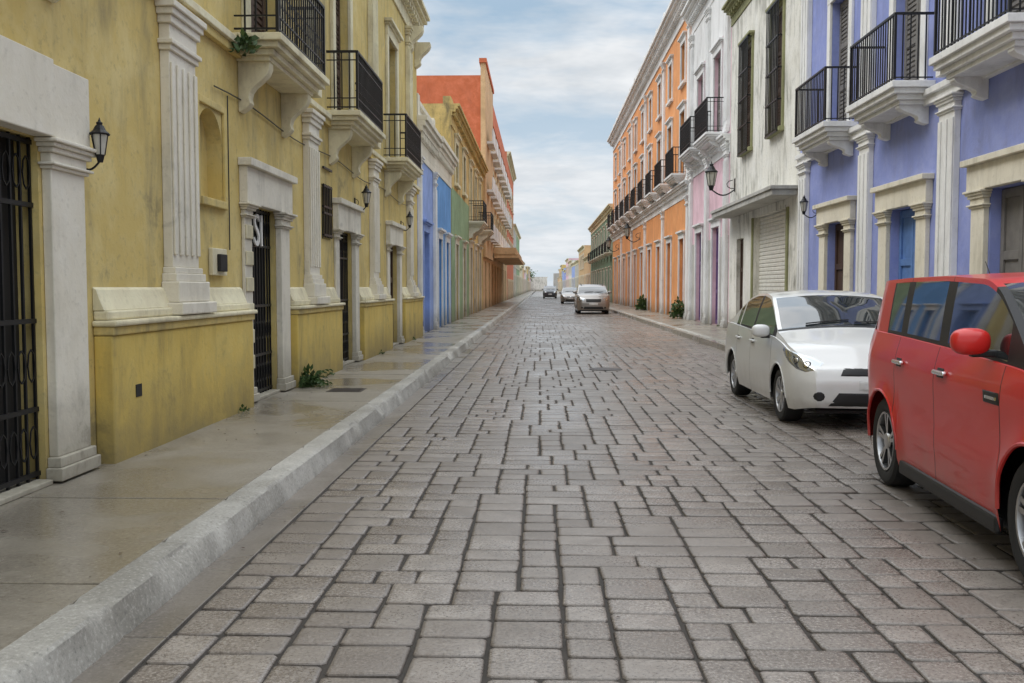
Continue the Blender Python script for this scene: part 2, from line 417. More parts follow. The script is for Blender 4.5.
for (a,b) in ((3.9,6.85),(10.6,12.9),(15.2,17.6),(20.7,23.2)):
    A.balcony(a,b,4.27,.50,.92,'cream')
    m=(a+b)/2; A.hole(m-.62,m+.62,4.28,7.0,'wood','wood',r=.18,frame=1,fmat='cream',fw=.2)
A.cornice(8.05,8.8,'cream',.38); A.cornice(9.6,10.4,'cream',.45)
A.balus(10.4,.9,'cream'); 
for y in (19.3,24.6,26.2,14.0): A.console(y,8.05,7.4,.42,'cream',.3)
q=A.part('cables','iron'); q.tube([(A.X(.03),y,3.55+.04*math.sin(y*1.3)) for y in [9.9+.4*i for i in range(40)]],.008,4)
q.tube([(A.X(.02),10.35,z) for z in (1.9,2.6,3.55)],.007,5)
A.bx('plinth_vent','dark',.1501,.156,7.55,7.66,.62,.72,0)
A.finish()
t=bpy.data.curves.new('si_sign','FONT'); t.body='SI'; t.size=.55; t.extrude=.01
to=bpy.data.objects.new('si_lettering',t); S.collection.objects.link(to); to.parent=A.e
to.rotation_euler=(math.radians(90),0,math.radians(90)); to.location=(-3.42,11.42,2.0); t.materials.append(MT['signw'])

# left: blue houses
b=Bld('light_blue_house','L',-3.38,26.5,30.8,6.2,'blue1')
b.hole(27.6,28.9,.17,3.1,'wood','woodb',frame=1,fmat='blue1'); b.cornice(5.1,6.2,'stone',.3)
b.pil(26.55,26.9,.15,5.1,'white',.08,3); b.pil(30.35,30.75,.15,5.1,'white',.08,3); b.balus(6.2,.5,'stone'); b.finish()
b=Bld('sky_blue_house','L',-3.38,30.8,36.5,6.3,'blue2')
b.hole(31.6,32.8,.17,3.1,'wood','woodb',frame=1,fmat='white'); b.hole(34.2,35.4,.17,3.1,'wood','woodb',frame=1,fmat='white')
b.cornice(5.2,6.3,'stone',.3); b.finish()
b=Bld('ochre_colonial_building','L',-3.38,36.5,57,8.4,'ochre')
for y in (38.2,42,): b.hole(y,y+1.2,.17,3.2,'dark',frame=1)
for y in (46,49.5,53): b.hole(y,y+1.3,.17,3.4,'wood',frame=1)
b.bx('green_paint_panel','green',.003,.02,36.6,38.0,.15,5.3,0); b.bx('green_paint_panel','green',.003,.02,39.6,41.8,.15,5.3,0); b.bx('green_paint_panel','green',.003,.02,43.4,45.5,.15,5.3,0)
b.bx('green_paint_panel','green',.003,.019,38.01,45.49,3.6,5.3,0)
for y in (38.2,42,46,49.5,53): b.hole(y,y+1.2,4.6 if y>45 else 5.6,7.2,'wood',frame=1,fmat='cream')
b.balcony(45.4,48,4.6,.7); b.balcony(52.4,55,4.6,.7)
b.cornice(7.6,8.4,'ochre',.35)
for i in range(9): b.bx('merlons','ochre',-.3,0,36.6+i*2.3,37.7+i*2.3,8.4,8.4+R(.2,.5))
b.finish()
b=Bld('brick_red_hotel','L',-3.38,57,98,13.9,'tan',16,'redor')
for i in range(9):
    y=59+i*4.3
    b.hole(y,y+1.6,.17,3.1,'dark',frame=None)
    for z in (4.8,7.6,10.5):
        b.hole(y,y+1.7,z,z+1.8,'glass',r=.2,frame=1,fmat='cream',hood=False)
        b.bx('balcony_slabs','white',.01,.55,y-.5,y+2.2,z-.35,z-.2); b.bx('balcony_fronts','white',.47,.55,y-.5,y+2.2,z-.199,z+.55)
b.bx('bands','cream',.002,.12,57.1,97.9,4.25,4.4); b.bx('bands','redor',.002,.15,57.05,97.95,12.6,13.9)
b.bx('tower','tan',-.12,.16,56.9,66,3.3,14.6); b.bx('tower','redor',-.2,.24,56.8,66.1,14.601,14.85)
b.bx('canopy','tan',.21,1.9,66.2,88,3.5,3.75); b.bx('canopy','tan',.17,1.7,66.15,88.2,3.751,4.2)
b.finish()
b=Bld('orange_tower_house','L',-3.38,98,122,15.2,'redor')
for i in range(5):
    for z in (.2,4.5,7.5,10.5): b.hole(100+i*4.4,101.5+i*4.4,z,z+1.9,'dark',frame=1,fmat='cream',hood=False)
b.cornice(14.4,15.2,'cream',.4); b.finish()

# ================================================================== RIGHT
P=Bld('periwinkle_blue_building','R',6.2,4.0,23.3,10.2,'periw')
for k,(a,b2) in enumerate(((12.25,13.5),(15.95,17.25),(19.65,20.95),(8.4,9.7))):
    P.hole(a,b2,.17,2.85,'wood',('woodg','woodb','wood','wood')[k],r=.2)
    P.pil(a-.42,a-.02,.17,2.85,'stone',.08,0,.25,.25); P.pil(b2+.02,b2+.42,.17,2.85,'stone',.08,0,.25,.25)
    P.bx('door_surrounds','stone',.002,.12,a-.5,b2+.5,2.852,3.2); P.bx('door_surrounds','stone',.002,.2,a-.55,b2+.55,3.202,3.29)
    m=(a+b2)/2
    P.balcony(m-1.1,m+1.1,4.74,.62,1.05,'white',.3,.34,band=False)
    P.hole(m-.62,m+.62,4.75,7.5,'wood','woodg',r=.2,frame=1,fmat='white',fw=.2)
for (a,b2) in ((14.5,15.05),(18.2,18.75),(22.45,23.0),(10.7,11.25)):
    P.pil(a,b2,.15,4.36,'white',.10,2,.25,.6); P.pil(a,b2,4.7,8.6,'white',.10,2,.3,.3)
P.bx('string_course','white',.002,.1,4.1,23.2,4.37,4.5); P.bx('string_course','white',.002,.16,4.1,23.2,4.501,4.6)
P.cornice(8.6,9.5,'white',.45); P.cornice(9.6,10.2,'white',.3); P.balus(10.2,.9,'white')
P.bx('plinth','grey',.002,.06,5,23.2,.1,.5)
P.finish()
Wb=Bld('old_white_building','R',6.2,23.3,31.8,11.6,'whitew')
Wb.hole(24.4,28.2,.17,3.5,'shutter',r=.2)
Wb.bx('shutter_frame','olive',.002,.05,24.25,24.4,.17,3.5); Wb.bx('shutter_frame','olive',.002,.05,28.2,28.35,.17,3.5)
Wb.hole(29.6,30.6,.17,3.0,'wood',frame=None)
for y in (25.0,28.6):
    Wb.hole(y,y+1.25,5.6,8.7,'wood','wood',r=.15,frame=1,fmat='olive',fw=.1,ft=.15)
    q=Wb.part('window_grilles','iron')
    for i in range(9):
        yy=y+1.25*i/8; q.box(Wb.X(.16)-.012,Wb.X(.16)+.012,yy-.012,yy+.012,5.5,8.8)
    for z in (5.5,6.3,7.1,7.9,8.8):
        q.box(Wb.X(.18),Wb.X(.14),y-.03,y+1.28,z-.02,z+.02); q.box(Wb.X(.16),Wb.X(0),y-.03,y-.01,z-.02,z+.02); q.box(Wb.X(.16),Wb.X(0),y+1.26,y+1.28,z-.02,z+.02)
Wb.bx('canopy','grey',.002,.62,23.5,31.6,3.72,3.86); Wb.bx('canopy','grey',.002,.66,23.45,31.65,3.862,3.95)
Wb.cornice(9.9,10.5,'olive',.35); Wb.cornice(11.1,11.6,'whitew',.3)
Wb.finish()
Pk=Bld('pink_building','R',6.2,31.8,40,13.2,'pink')
Pk.hole(33.4,34.8,.17,3.6,'wood','purple',frame=1,fmat='white'); Pk.hole(37,38.4,.17,3.6,'wood','purple',frame=1,fmat='white')
for (a,b2,z) in ((31.9,33.15,6.6),(35.0,36.7,6.6),(38.6,39.9,6.6),(33.16,34.99,10.0),(36.71,38.59,10.0)): Pk.bx('upper_facade','white',.003,.02,a,b2,z,11.7,0)
Pk.bx('base_band','grey',.003,.02,31.9,33.2,.15,3.2,0); Pk.bx('base_band','grey',.003,.02,35.0,36.8,.15,3.2,0); Pk.bx('base_band','grey',.003,.02,38.6,39.9,.15,3.2,0)
for y in (33.4,37.0):
    Pk.hole(y,y+1.4,6.7,9.6,'wood','woodg',frame=1,fmat='white'); Pk.balcony(y-.6,y+2,6.7,.6,1.15,'white',.4)
for y in (31.95,35.6,39.4): Pk.pil(y,y+.5,.15,6.2,'white',.1,3); Pk.pil(y,y+.5,6.6,11.6,'white',.1,3)
Pk.cornice(5.9,6.5,'white',.3); Pk.cornice(11.7,12.6,'white',.5); Pk.balus(12.6,.9,'white'); Pk.finish()
O=Bld('orange_colonial_building','R',6.2,40,82.5,14.2,'orange')
n=10
for i in range(n):
    y=41.6+i*4.1
    O.hole(y,y+1.4,.17,3.6,'wood','woodr',frame=1,fmat='white')
    O.hole(y,y+1.4,6.3,9.1,'wood','woodg',frame=1,fmat='white'); O.balcony(y-.5,y+1.9,6.3,.6,1.1,'white',.4,band=False)
    O.hole(y+.1,y+1.3,10.3,12.0,'wood','woodg',frame=1,fmat='white')
    if i%2==0: O.pil(y-1.4,y-.85,.15,5.3,'white',.1,0); O.pil(y-1.4,y-.85,5.9,12.6,'white',.1,0)
O.cornice(5.3,5.9,'white',.3); O.cornice(12.9,13.9,'white',.55); O.balus(14.2,.9,'white'); O.finish()
G=Bld('green_building','R',6.2,82.5,118,8.6,'dgreen')
for i in range(8):
    y=84+i*4.2; G.hole(y,y+1.3,.17,3,'wood',frame=1); G.hole(y,y+1.3,4.6,7,'wood',frame=1); G.balcony(y-.5,y+1.8,4.5,.5,band=False,cons=0)
G.cornice(7.8,8.6,'cream',.4); G.finish()
# far street
rs=random.Random(3)
pal=['whitew','yellow_up','pink','blue1','ochre','grey','tan','cream','periw','green']
for side,xf,ys in (('L',-3.38,122),('R',6.2,118)):
    y=ys
    while y<330:
        w=rs.uniform(12,22); h=rs.uniform(4.6,7.8)
        if side=='L' and y<140: h=9.5
        c=rs.choice(pal); b=Bld('colonial_house',side,xf,y,y+w,h,c)
        k=int(w/4)
        for i in range(k):
            yy=y+1.2+i*4; b.hole(yy,yy+1.3,.17,3,'dark' ,frame=1,hood=False)
            if h>6.6: b.hole(yy,yy+1.3,4.2,6,'dark',frame=1,hood=False)
        b.cornice(h-.6,h,'cream',.3,dent=False); b.finish(); y+=w
for (xa,yb,h,c) in ((2.6,352,5.2,'whitew'),(14,352,6.5,'grey')):
    b=Bld('end_house','L',xa,yb,yb+10,h,c,9); b.hole(yb+2,yb+3.2,.2,2.6,'dark'); b.cornice(h-.5,h,'cream',.2,dent=False); b.finish()

# ================================================================== ground
def sheet(name,x0,x1,y0,y1,z,mat):
    m=M(); m.poly([(x0,y0,z),(x1,y0,z),(x1,y1,z),(x0,y1,z)]); return m.build(name,[MT[mat]])
sheet('ground',-900,900,-900,1500,-.06,'soil')
sheet('road_bed',-1.9,4.55,-8,430,-.013,'joint')
def kerb(name,x,g):
    m=M(); prof=[(-.20,-.02),(-.20,.152),(-.13,.155),(-.075,.154),(-.045,.150),(-.026,.138),(-.014,.10),(.006,.04),(.022,-.012),(.022,-.02)]
    ys=[-8+.05*i for i in range(700)]+[27.05+.15*i for i in range(100)]+[42.05+.5*i for i in range(140)]+[112.1+2*i for i in range(160)]
    k=len(prof)
    for y in ys:
        chip=max(0,noise.noise(Vector((y*2.3,x,3.3)))-.15)*.13
        seam=.012 if (y%1.0)<.05 and y<40 else 0
        for j,(a,z) in enumerate(prof):
            w=1 if 3<=j<=7 else .25
            nz=noise.noise(Vector((y*1.3,j*.5,x)))*.008*w+noise.noise(Vector((y*11,j*1.7,x+9)))*.009*w
            c=chip if j in(4,5) else (chip*.5 if j in (3,6) else 0)
            sm_=seam if j>0 else 0
            m.v.append((x+g*(a+nz-c*.8-sm_*(j>3)),y,z+nz*.5-c*.6-sm_*(j<6)))
    for i in range(len(ys)-1):
        for j in range(k-1):
            m.f.append((i*k+j,(i+1)*k+j,(i+1)*k+j+1,i*k+j+1)); m.mi.append(0)
    return m.build(name,[MT['kerb']],smooth=True,ang=.45)
kerb('kerb',-1.80,1); kerb('kerb',4.42,-1)
for (x0,x1) in ((-3.75,-2.0),(4.62,6.5)):
    m=M(); y=-8; 
    m.box(x0-.3,x1-.004,-8,430,-.05,.135)
    while y<200:
        l=1.75; dz=R(-.003,.003)
        m.box(x0,x1-.003,y+.007,y+l-.007,.0,.150+dz); y+=l
    m.box(x0,x1-.003,y,430,.0,.15)
    m.build('pavement',[MT['side']],bevel=.005)
m=M(); y=-8
while y<200: m.box(-1.80,-1.60,y+.004,y+2.4-.004,-.03,-.002+R(-.001,.001)); y+=2.4
m.build('gutter_strip',[MT['gutter']],bevel=.004)
# stone pavers: random ashlar
U=.106; X0=-1.59; NC=int((4.40-X0)/U); NR=int((150-(-2))/U)
occ=[bytearray(NC) for _ in range(NR+4)]
V=[];F=[];T=[];E=[];SM=[]
rp=random.Random(11)
for i in range(NR):
    j=0
    while j<NC:
        if occ[i][j]: j+=1; continue
        r=0
        while j+r<NC and not occ[i][j+r]: r+=1
        ch=[w for w in (2,3,3,4) if w<=r and r-w!=1] or [r]
        w=rp.choice(ch); h=rp.choice((2,2,2,3)) if w>2 else rp.choice((2,2,3))
        for a in range(h):
            for b_ in range(w): occ[i+a][j+b_]=1
        x0=X0+j*U; x1=x0+w*U; y0=-2+i*U; y1=y0+h*U
        far=y0>45; near=y0<22
        g=rp.uniform(.003,.009); J=lambda: rp.uniform(-.005,.005)
        dz=rp.uniform(-.0035,.0015); tx=rp.uniform(-.007,.007); ty=rp.uniform(-.010,.010)
        cx,cy=(x0+x1)/2,(y0+y1)/2
        c=[(x0+g+J(),y0+g+J()),(x1-g+J(),y0+g+J()),(x1-g+J(),y1-g+J()),(x0+g+J(),y1-g+J())]
        n=len(V); tone=rp.random(); jit=[(rp.uniform(-.003,.003),rp.uniform(-.003,.003)) for _ in range(8)]
        def ring(ins,z,cut):
            out=[]
            for q in range(4):
                p=Vector(c[q]); pa=Vector(c[q-1]); pb=Vector(c[(q+1)%4])
                d1=(pa-p).normalized(); d2=(pb-p).normalized(); p=p+(d1+d2)*ins
                for d in (d1,d2):
                    s_=p+d*cut; jx,jy=jit[len(out)]; out.append((s_.x+jx,s_.y+jy,z+(s_.x-cx)*tx+(s_.y-cy)*ty))
            return out
        if far: rings=[ring(0,-.018,.012),ring(.005,dz-.001,.012)]; er=[1,0]
        elif near: rings=[ring(0,-.020,.016),ring(.001,dz-.008,.016),ring(.006,dz-.002,.015),ring(.020,dz,.012)]; er=[1,.7,.22,0]
        else: rings=[ring(0,-.020,.016),ring(.001,dz-.008,.016),ring(.007,dz,.014)]; er=[1,.7,0]
        for rg in rings: V+=rg
        for k in range(len(rings)-1):
            for q in range(8):
                q2=(q+1)%8; F.append((n+k*8+q,n+k*8+q2,n+k*8+8+q2,n+k*8+8+q)); T.append(tone); E.append(er[k]); SM.append(k>0)
        k=len(rings)-1; F.append(tuple(n+k*8+q for q in range(8))); T.append(tone); E.append(0); SM.append(near)
        j+=w
me=bpy.data.meshes.new('stone_road'); me.from_pydata(V,[],F); me.materials.append(MT['paver'])
at=me.attributes.new('tone','FLOAT','FACE'); at.data.foreach_set('value',T)
at=me.attributes.new('edge','FLOAT','FACE'); at.data.foreach_set('value',E)
me.polygons.foreach_set('use_smooth',SM)
ro=bpy.data.objects.new('stone_paved_road',me); S.collection.objects.link(ro)
sheet('road',-1.5,4.4,150,430,-.004,'gutter')
m=M(); m.lathe([(.0,.30),(.006,.30),(.006,.27),(.003,.265),(.004,0.0)],(1.2,17.5,.002),'z',32); m.build('manhole_cover',[MT['iron2']])
m=M(); m.box(-2.75,-2.3,12.2,12.65,.14,.157); 
for i in range(5): m.box(-2.72,-2.33,12.25+i*.08,12.28+i*.08,.157,.161)
m.build('utility_cover',[MT['iron2']])
m=M()
for i in range(260):
    left=random.random()<.6
    x=R(-3.2,-1.5) if left else R(-1.5,6.0); y=R(2.5,30); z=.158 if (x<-2.02 or x>4.65) else .006
    if -2.02<=x<-1.72 or 4.3<x<=4.65: continue
    t=R(0,6.28); s_=R(.006,.022); c,s2=math.cos(t)*s_,math.sin(t)*s_
    m.poly([(x-c,y-s2,z),(x+s2*.5,y-c*.5,z+.004),(x+c,y+s2,z+.002),(x-s2*.5,y+c*.5,z+.005)])
m.build('fallen_leaves',[MT['wood']])

# ================================================================== lanterns
def lantern(xw,y,z,g,arm=.3,s=1.0):
    e=empty('street_lamp'); q=M(); gl=M(); x=xw+g*arm
    q.box(min(xw,xw+g*.02),max(xw,xw+g*.02),y-.03*s,y+.03*s,z-.22*s,z+.0*s)
    pts=[(xw+g*arm*t, y, z-.18*s-.10*s*math.sin(t*math.pi)) for t in [i/8 for i in range(9)]]
    q.tube(pts,.012*s,6)
    pts=[(xw+g*arm*(.1+.25*math.sin(t)), y, z-.10*s+.07*s*math.cos(t)) for t in [i*.7 for i in range(9)]]; q.tube(pts,.007*s,5)
    q.cyl((x,y,z-.2*s),(x,y,z-.12*s),.03*s,.05*s,8)
    gl.cyl((x,y,z-.115*s),(x,y,z+.10*s),.052*s,.088*s,6)
    for i in range(6):
        t=2*math.pi*i/6; c,s2=math.cos(t),math.sin(t)
        q.cyl((x+.055*s*c,y+.055*s*s2,z-.12*s),(x+.093*s*c,y+.093*s*s2,z+.10*s),.006*s,n=4)
    q.lathe([(.10*s,.105*s),(.115*s,.11*s),(.15*s,.07*s),(.20*s,.045*s),(.21*s,.03*s),(.235*s,.035*s),(.25*s,.015*s),(.29*s,.002)],(x,y,z),'z',12)
    q.build('bracket_and_frame',[MT['iron']],e); gl.build('glass',[MT['lampg']],e)
lantern(-3.38,6.98,2.54,1,.17,.66); lantern(-3.38,17.5,3.12,1,.22,.85); lantern(-3.38,23.3,3.1,1,.22,.85)
lantern(6.2,31.0,4.95,-1,.75,1.9); lantern(6.2,21.8,3.3,-1,.3,.9); lantern(6.2,60,4.9,-1,.8,2.2); lantern(6.2,76,4.9,-1,.8,2.2)

# ================================================================== plants
def clump(name,c,r,n,ls=.08,up=1.0,trunk=0):
    q=M(); c=Vector(c)
    for i in range(n):
        d=Vector((random.gauss(0,1),random.gauss(0,1),random.gauss(0,1))).normalized()*(R(.1,1)**.5)
        p=c+Vector((d.x*r[0],d.y*r[1],abs(d.z)*r[2] if up else d.z*r[2]))
        a=(d+Vector((R(-.6,.6),R(-.6,.6),R(0,.9)))).normalized(); b=a.orthogonal().normalized(); b.rotate(Matrix.Rotation(R(0,6.3),3,a))
        l=ls*R(.6,1.3); w=l*.28
        q.poly([p,p+a*l*.5+b*w,p+a*l,p+a*l*.5-b*w],0)
    return q.build(name,[MT['leaf'],MT['bark']])
def frond(name,c,n,L):
    q=M(); c=Vector(c)
    for i in range(n):
        t=R(-1.5,1.5); d=Vector((math.cos(t),math.sin(t),0)); up=R(.5,1.5)
        for k in range(7):
            s0=k/7; p=c+d*L*s0+Vector((0,0,L*up*s0-L*.9*s0*s0))
            for sg in (-1,1):
                w=Vector((-d.y,d.x,0))*sg; l=L*.28*(1-s0*.6)
                q.poly([p,p+w*l*.5+d*.03+Vector((0,0,.01)),p+w*l+d*.05-Vector((0,0,.02)),p+w*l*.5-d*.01],0)
        q.tube([c+d*L*s0+Vector((0,0,L*up*s0-L*.9*s0*s0)) for s0 in (0,.25,.5,.75,1)],.003,4)
    return q.build(name,[MT['leaf']])
frond('fern_plant',(-3.2,12.95,.15),16,.38); clump('weed_plant',(-3.12,12.9,.16),(.10,.14,.25),110,.10)
clump('balcony_plant',(-3.2,10.45,4.02),(.12,.15,.22),120,.09); clump('shrub',(5.95,41.5,.15),(.3,.5,.8),400,.16); clump('shrub',(5.95,56,.15),(.3,.4,.8),260,.2)
for (x,y) in ((-3.2,10.2),(-3.2,14.5),(-3.2,19.2),(-3.2,24.2),(6.1,27),(6.1,33)): clump('weed_plant',(x,y,.15),(.05,.12,.06),26,.05)
def tree(x,y,h,rr):
    e=empty('tree'); q=M(); q.cyl((x,y,0),(x+R(-.3,.3),y,h*.55),.35,.2,9)
    cs=[]
    for i in range(9):
        t=R(0,6.28); ln=R(.4,1)*rr; tip=(x+math.cos(t)*ln,y+math.sin(t)*ln,h*R(.6,.95)); q.cyl((x,y,h*.45),tip,.12,.04,6); cs.append(tip)
    q.build('trunk_and_limbs',[MT['bark']],e)
    l=M()
    for c in cs:
        for i in range(170):
            p=Vector(c)+Vector((random.gauss(0,1),random.gauss(0,1),random.gauss(0,.7)))*rr*.28
            a=Vector((R(-1,1),R(-1,1),R(-1,1))).normalized(); b_=a.orthogonal()*R(.1,.25); a*=R(.25,.55)
            l.poly([p,p+a*.5+b_,p+a,p+a*.5-b_])
    l.build('foliage',[MT['leaf']],e)
for (x,y,h,rr) in ((-7,345,7,4),(-13,350,9,5),(20,350,8,4)): tree(x,y,h,rr)

# ================================================================== cars
def car(name,P,cx,yf,yaw,pm,detail=True):
    W2=P['W']/2; L=P['L']; H=P['H']; fa,ra=P['fa'],P['ra']; wr=P['wr']
    e=empty(name,(cx,yf+L/2,0)); e.rotation_euler=(0,0,yaw)
    def li(p,u):
        if u<=p[0][0]: return p[0][1]
        for (a,b),(c,d) in zip(p[:-1],p[1:]):
            if u<=c: return b+(d-b)*(u-a)/(c-a)
        return p[-1][1]
    def sm(p,u,w=.09): return sum(li(p,u+w*k/3) for k in range(-3,4))/7
    AR=wr+.055; zc=wr
    def zb(u):
        base=li([(0,.24),(.3,.19),(L-.3,.2),(L,.28)],u)
        for c in (fa,ra):
            if abs(u-c)<AR: base=max(base,zc+math.sqrt(AR*AR-(u-c)**2))
        return base
    def flare(u,z):
        f=0
        for c in (fa,ra):
            d=math.hypot(u-c,z-zc)-AR
            if d<.16: f=max(f,(1-max(d,0)/.16)**2)
        return 1+P.get('fl',.012)*f
    def hw(u): return W2*(1-.26*max(0,1-u/.6)**2.4-P.get('rt',.17)*max(0,1-(L-u)/.5)**2.4)
    sp=P.get('sp',[(.15,.945),(.3,.985),(.5,1.0),(.7,.992),(.82,.985),(.95,.965),(1.05,.94),(1.2,.92)])
    def zs(u): return sm(P['zs'],u)
    def zt(u): return max(sm(P['zt'],u,.07),zs(u)+.012)
    NB=14; GS=[0,.06,.35,.65,.93,1.0]; TF=[.94,.8,.6,.4,.2,0]
    def defo(v,u,z):
        k=max(0,1-u/.6)**1.5
        uu=u+k*(li(P['gz'],z)+.13*(v/W2)**2)
        k=max(0,1-(L-u)/.6)**1.5
        uu-=k*(li(P['gr'],z)+.09*(v/W2)**2)
        return (v,uu-L/2,z)
    def half(u):
        h=hw(u); b=zb(u); s_=zs(u); t_=zt(u); pts=[]
        for i in range(NB):
            z=b+(s_-b)*i/(NB-1)
            pts.append((h*sm(sp,z,.04)*flare(u,z),z))
        wb_=h*sm(sp,s_,.04)
        for g in GS:
            z=s_+.004+(t_-s_-.004)*g; a=max(0,(z-s_)/(H-s_))
            pts.append((wb_*(.985-(1-P['top'])*(.8*a+.2*a**5)),z))
        ve=pts[-1][0]; cr=P.get('cr',.045) if u>P['ws'][0] else .05*min(1,u/.4+.3)
        for f in TF: pts.append((ve*f,t_+cr*(1-f*f)))
        return pts
    st=[0,.012,.03,.055,.085,.12,.16,.2]+[.25+.05*i for i in range(int((L-.5)/.05))]+[L-.22,L-.16,L-.12,L-.085,L-.055,L-.03,L-.012,L]
    for c in (fa,ra):
        for k in range(-8,9): st.append(c+AR*math.sin(k/8*math.pi/2)*.999)
    for s_ in P['seams']: st+=[s_,s_+.009]
    for a,b2,_ in P['pillars']: st+=[a,b2]
    st=sorted(set(round(x,4) for x in st if 0<=x<=L))
    st2=[st[0]]
    keep=set(round(x,4) for s_ in P['seams'] for x in (s_,s_+.009))|set(round(x,4) for a,b2,_ in P['pillars'] for x in (a,b2))
    for x in st[1:]:
        if x-st2[-1]<.007 and x!=L and x not in keep: continue
        st2.append(x)
    st=st2
    m=M(); rings=[]
    for u in st:
        hp=half(u); full=[defo(v,u,z) for v,z in hp]+[defo(-v,u,z) for v,z in reversed(hp[:-1])]
        rings.append((len(m.v),len(full))); m.v+=full
    n=rings[0][1]; nh=NB+len(GS)+len(TF)
    ws0,ws1=P['ws']; rs0,rs1=P['rs']
    for i in range(len(st)-1):
        u=(st[i]+st[i+1])/2
        for j in range(n-1):
            jj=j if j<nh-1 else n-2-j
            mi=0
            hgt=zt(u)-zs(u)
            if jj<NB-1:
                if any(s_<u<s_+.009 for s_ in P['seams']): mi=2
            elif jj<NB+len(GS)-1:
                k=jj-NB
                if k>=0 and hgt>.07 and k<len(GS)-2 and ws0<u<P['gend']:
                    mi=1
                    if k==0: mi=2
                    for a,b2,c in P['pillars']:
                        if a<u<b2: mi=c
                elif k>=0 and hgt>.07 and any(s_<u<s_+.009 for s_ in P['seams']): mi=2
                elif k>=0 and P.get('blackA') and ws0<u<ws1-.05: mi=2
            else:
                k=jj-(NB+len(GS)-1)
                if k>=1 and (ws0<u<ws1 or rs0<u<rs1): mi=1
                elif P.get('blackA') and k==0 and ws0<u<ws1-.05: mi=2
                if k>=0 and abs(u-(ws0-.03))<.03: mi=2
            a=rings[i][0]+j; b2=rings[i+1][0]+j
            m.f.append((a,b2,b2+1,a+1)); m.mi.append(mi)
    cols=[1]+TF[:-1]+[0]; cols=cols+[-c for c in reversed(cols[:-1])]
    for u,end in ((0,0),(L,1)):
        hp=half(u); rows=[[(v*c,z) for c in cols] for v,z in hp[:NB+len(GS)-1]]
        ve,zt_=hp[NB+len(GS)-1]; cr=hp[-1][1]-zt_
        rows.append([(ve*c,zt_+cr*(1-c*c)) for c in cols])
        base=len(m.v)
        for r_ in rows: m.v+=[defo(v,u,z) for v,z in r_]
        k=len(cols)
        for a in range(len(rows)-1):
            for c in range(k-1):
                z=rows[a][c][1]; v=rows[a][c][0]
                mi=1 if (end==1 and P.get('hatch') and z>1.12 and z<H-.16 and 1<c+.0<k-3) else 0
                m.f.append((base+a*k+c,base+a*k+c+1,base+(a+1)*k+c+1,base+(a+1)*k+c)); m.mi.append(mi)
    body=m.build('body',[pm,MT['cglass'],MT['ctrim']],e,smooth=True,merge=True,ang=.6)
    bm=bmesh.new(); bm.from_mesh(body.data); bvh=BVHTree.FromBMesh(bm); bm.free()
    def patch(nm,poly,C,A_,D,mat,off=.006,th=True):
        C=Vector(C);A_=Vector(A_).normalized();D=Vector(D).normalized();Z=Vector((0,0,1))
        bp=[]
        for (a,b2),(c,d) in zip(poly,poly[1:]+poly[:1]):
            for k in range(5): bp.append((a+(c-a)*k/5,b2+(d-b2)*k/5))
        ca=sum(p[0] for p in bp)/len(bp); cb=sum(p[1] for p in bp)/len(bp)
        q=M(); K=6; N=len(bp)
        for r_ in range(K+1):
            t=r_/K
            for a,b2 in bp:
                o=C+A_*(ca+(a-ca)*t)+Z*(cb+(b2-cb)*t)-D*2
                hit,nrm,_,_=bvh.ray_cast(o,D)
                if hit is None: hit=o+D*2
                bulge=off*(1 if t<.99 else .15)
                q.v.append(tuple(hit-D*bulge))
        for r_ in range(K):
            for i in range(N):
                j=(i+1)%N; q.f.append((r_*N+i,r_*N+j,(r_+1)*N+j,(r_+1)*N+i)); q.mi.append(0)
        return q.build(nm,[MT[mat]],e,smooth=True,merge=True,ang=1.2)
    q=M(); q.box(-W2+.26,W2-.26,-L/2+.25,L/2-.25,.2,.66); 
    q.box(-W2+.1,W2-.1,fa+AR+.04-L/2,ra-AR-.04-L/2,.19,.4)
    q.box(-W2+.26,W2-.26,-L/2+.2,L/2-.2,.17,.2-.001)
    q.build('underbody',[MT['ctrim']],e)
    for wi,(u,sg) in enumerate(((fa,-1),(fa,1),(ra,-1),(ra,1))):
        c=(sg*(W2-.03),u-L/2,wr); q=M(); g=sg
        pr=[(-.21,wr*.66),(-.215,wr*.9),(-.19,wr*.985),(-.14,wr),(-.07,wr),(-.02,wr*.985),(.0,wr*.92),(.004,wr*.8),(-.006,wr*.70),(-.02,wr*.665)]
        q.lathe([(a*g,r_) for a,r_ in pr],c,'x',36,0)
        q.lathe([(a*g,r_) for a,r_ in ((-.02,wr*.67),(-.004,wr*.66),(-.006,wr*.62),(-.03,wr*.60),(-.10,wr*.58))],c,'x',36,1)
        q.lathe([(a*g,r_) for a,r_ in ((-.10,wr*.6),(-.11,.02))],c,'x',24,2)
        ns=P.get('spokes',5)
        for k in range(ns):
            for off_ in ((-.09,.09) if P.get('dbl') else (0,)):
                t=2*math.pi*k/ns+.3; 
                def pt(r_,da,dx): 
                    return (c[0]+g*dx,c[1]+r_*math.cos(t+da),c[2]+r_*math.sin(t+da))
                w0=.24 if P.get('dbl') else .45; w1=.075 if P.get('dbl') else .17
                r0=wr*.14; r1=wr*.625; o1=off_*1.7
                top=[pt(r0,-w0+off_*1,-.022),pt(r0,w0+off_*1,-.022),pt(r1,w1+o1,-.012),pt(r1,-w1+o1,-.012)]
                bot=[pt(r0,-w0+off_,-.06),pt(r0,w0+off_,-.06),pt(r1,w1+o1,-.05),pt(r1,-w1+o1,-.05)]
                q.poly(top,1)
                for a in range(4): q.poly([top[a],top[(a+1)%4],bot[(a+1)%4],bot[a]],1 if not P.get('dbl') else 2)
        q.lathe([(a*g,r_) for a,r_ in ((-.03,wr*.2),(-.015,wr*.17),(-.01,wr*.09),(-.012,.001))],c,'x',20,1)
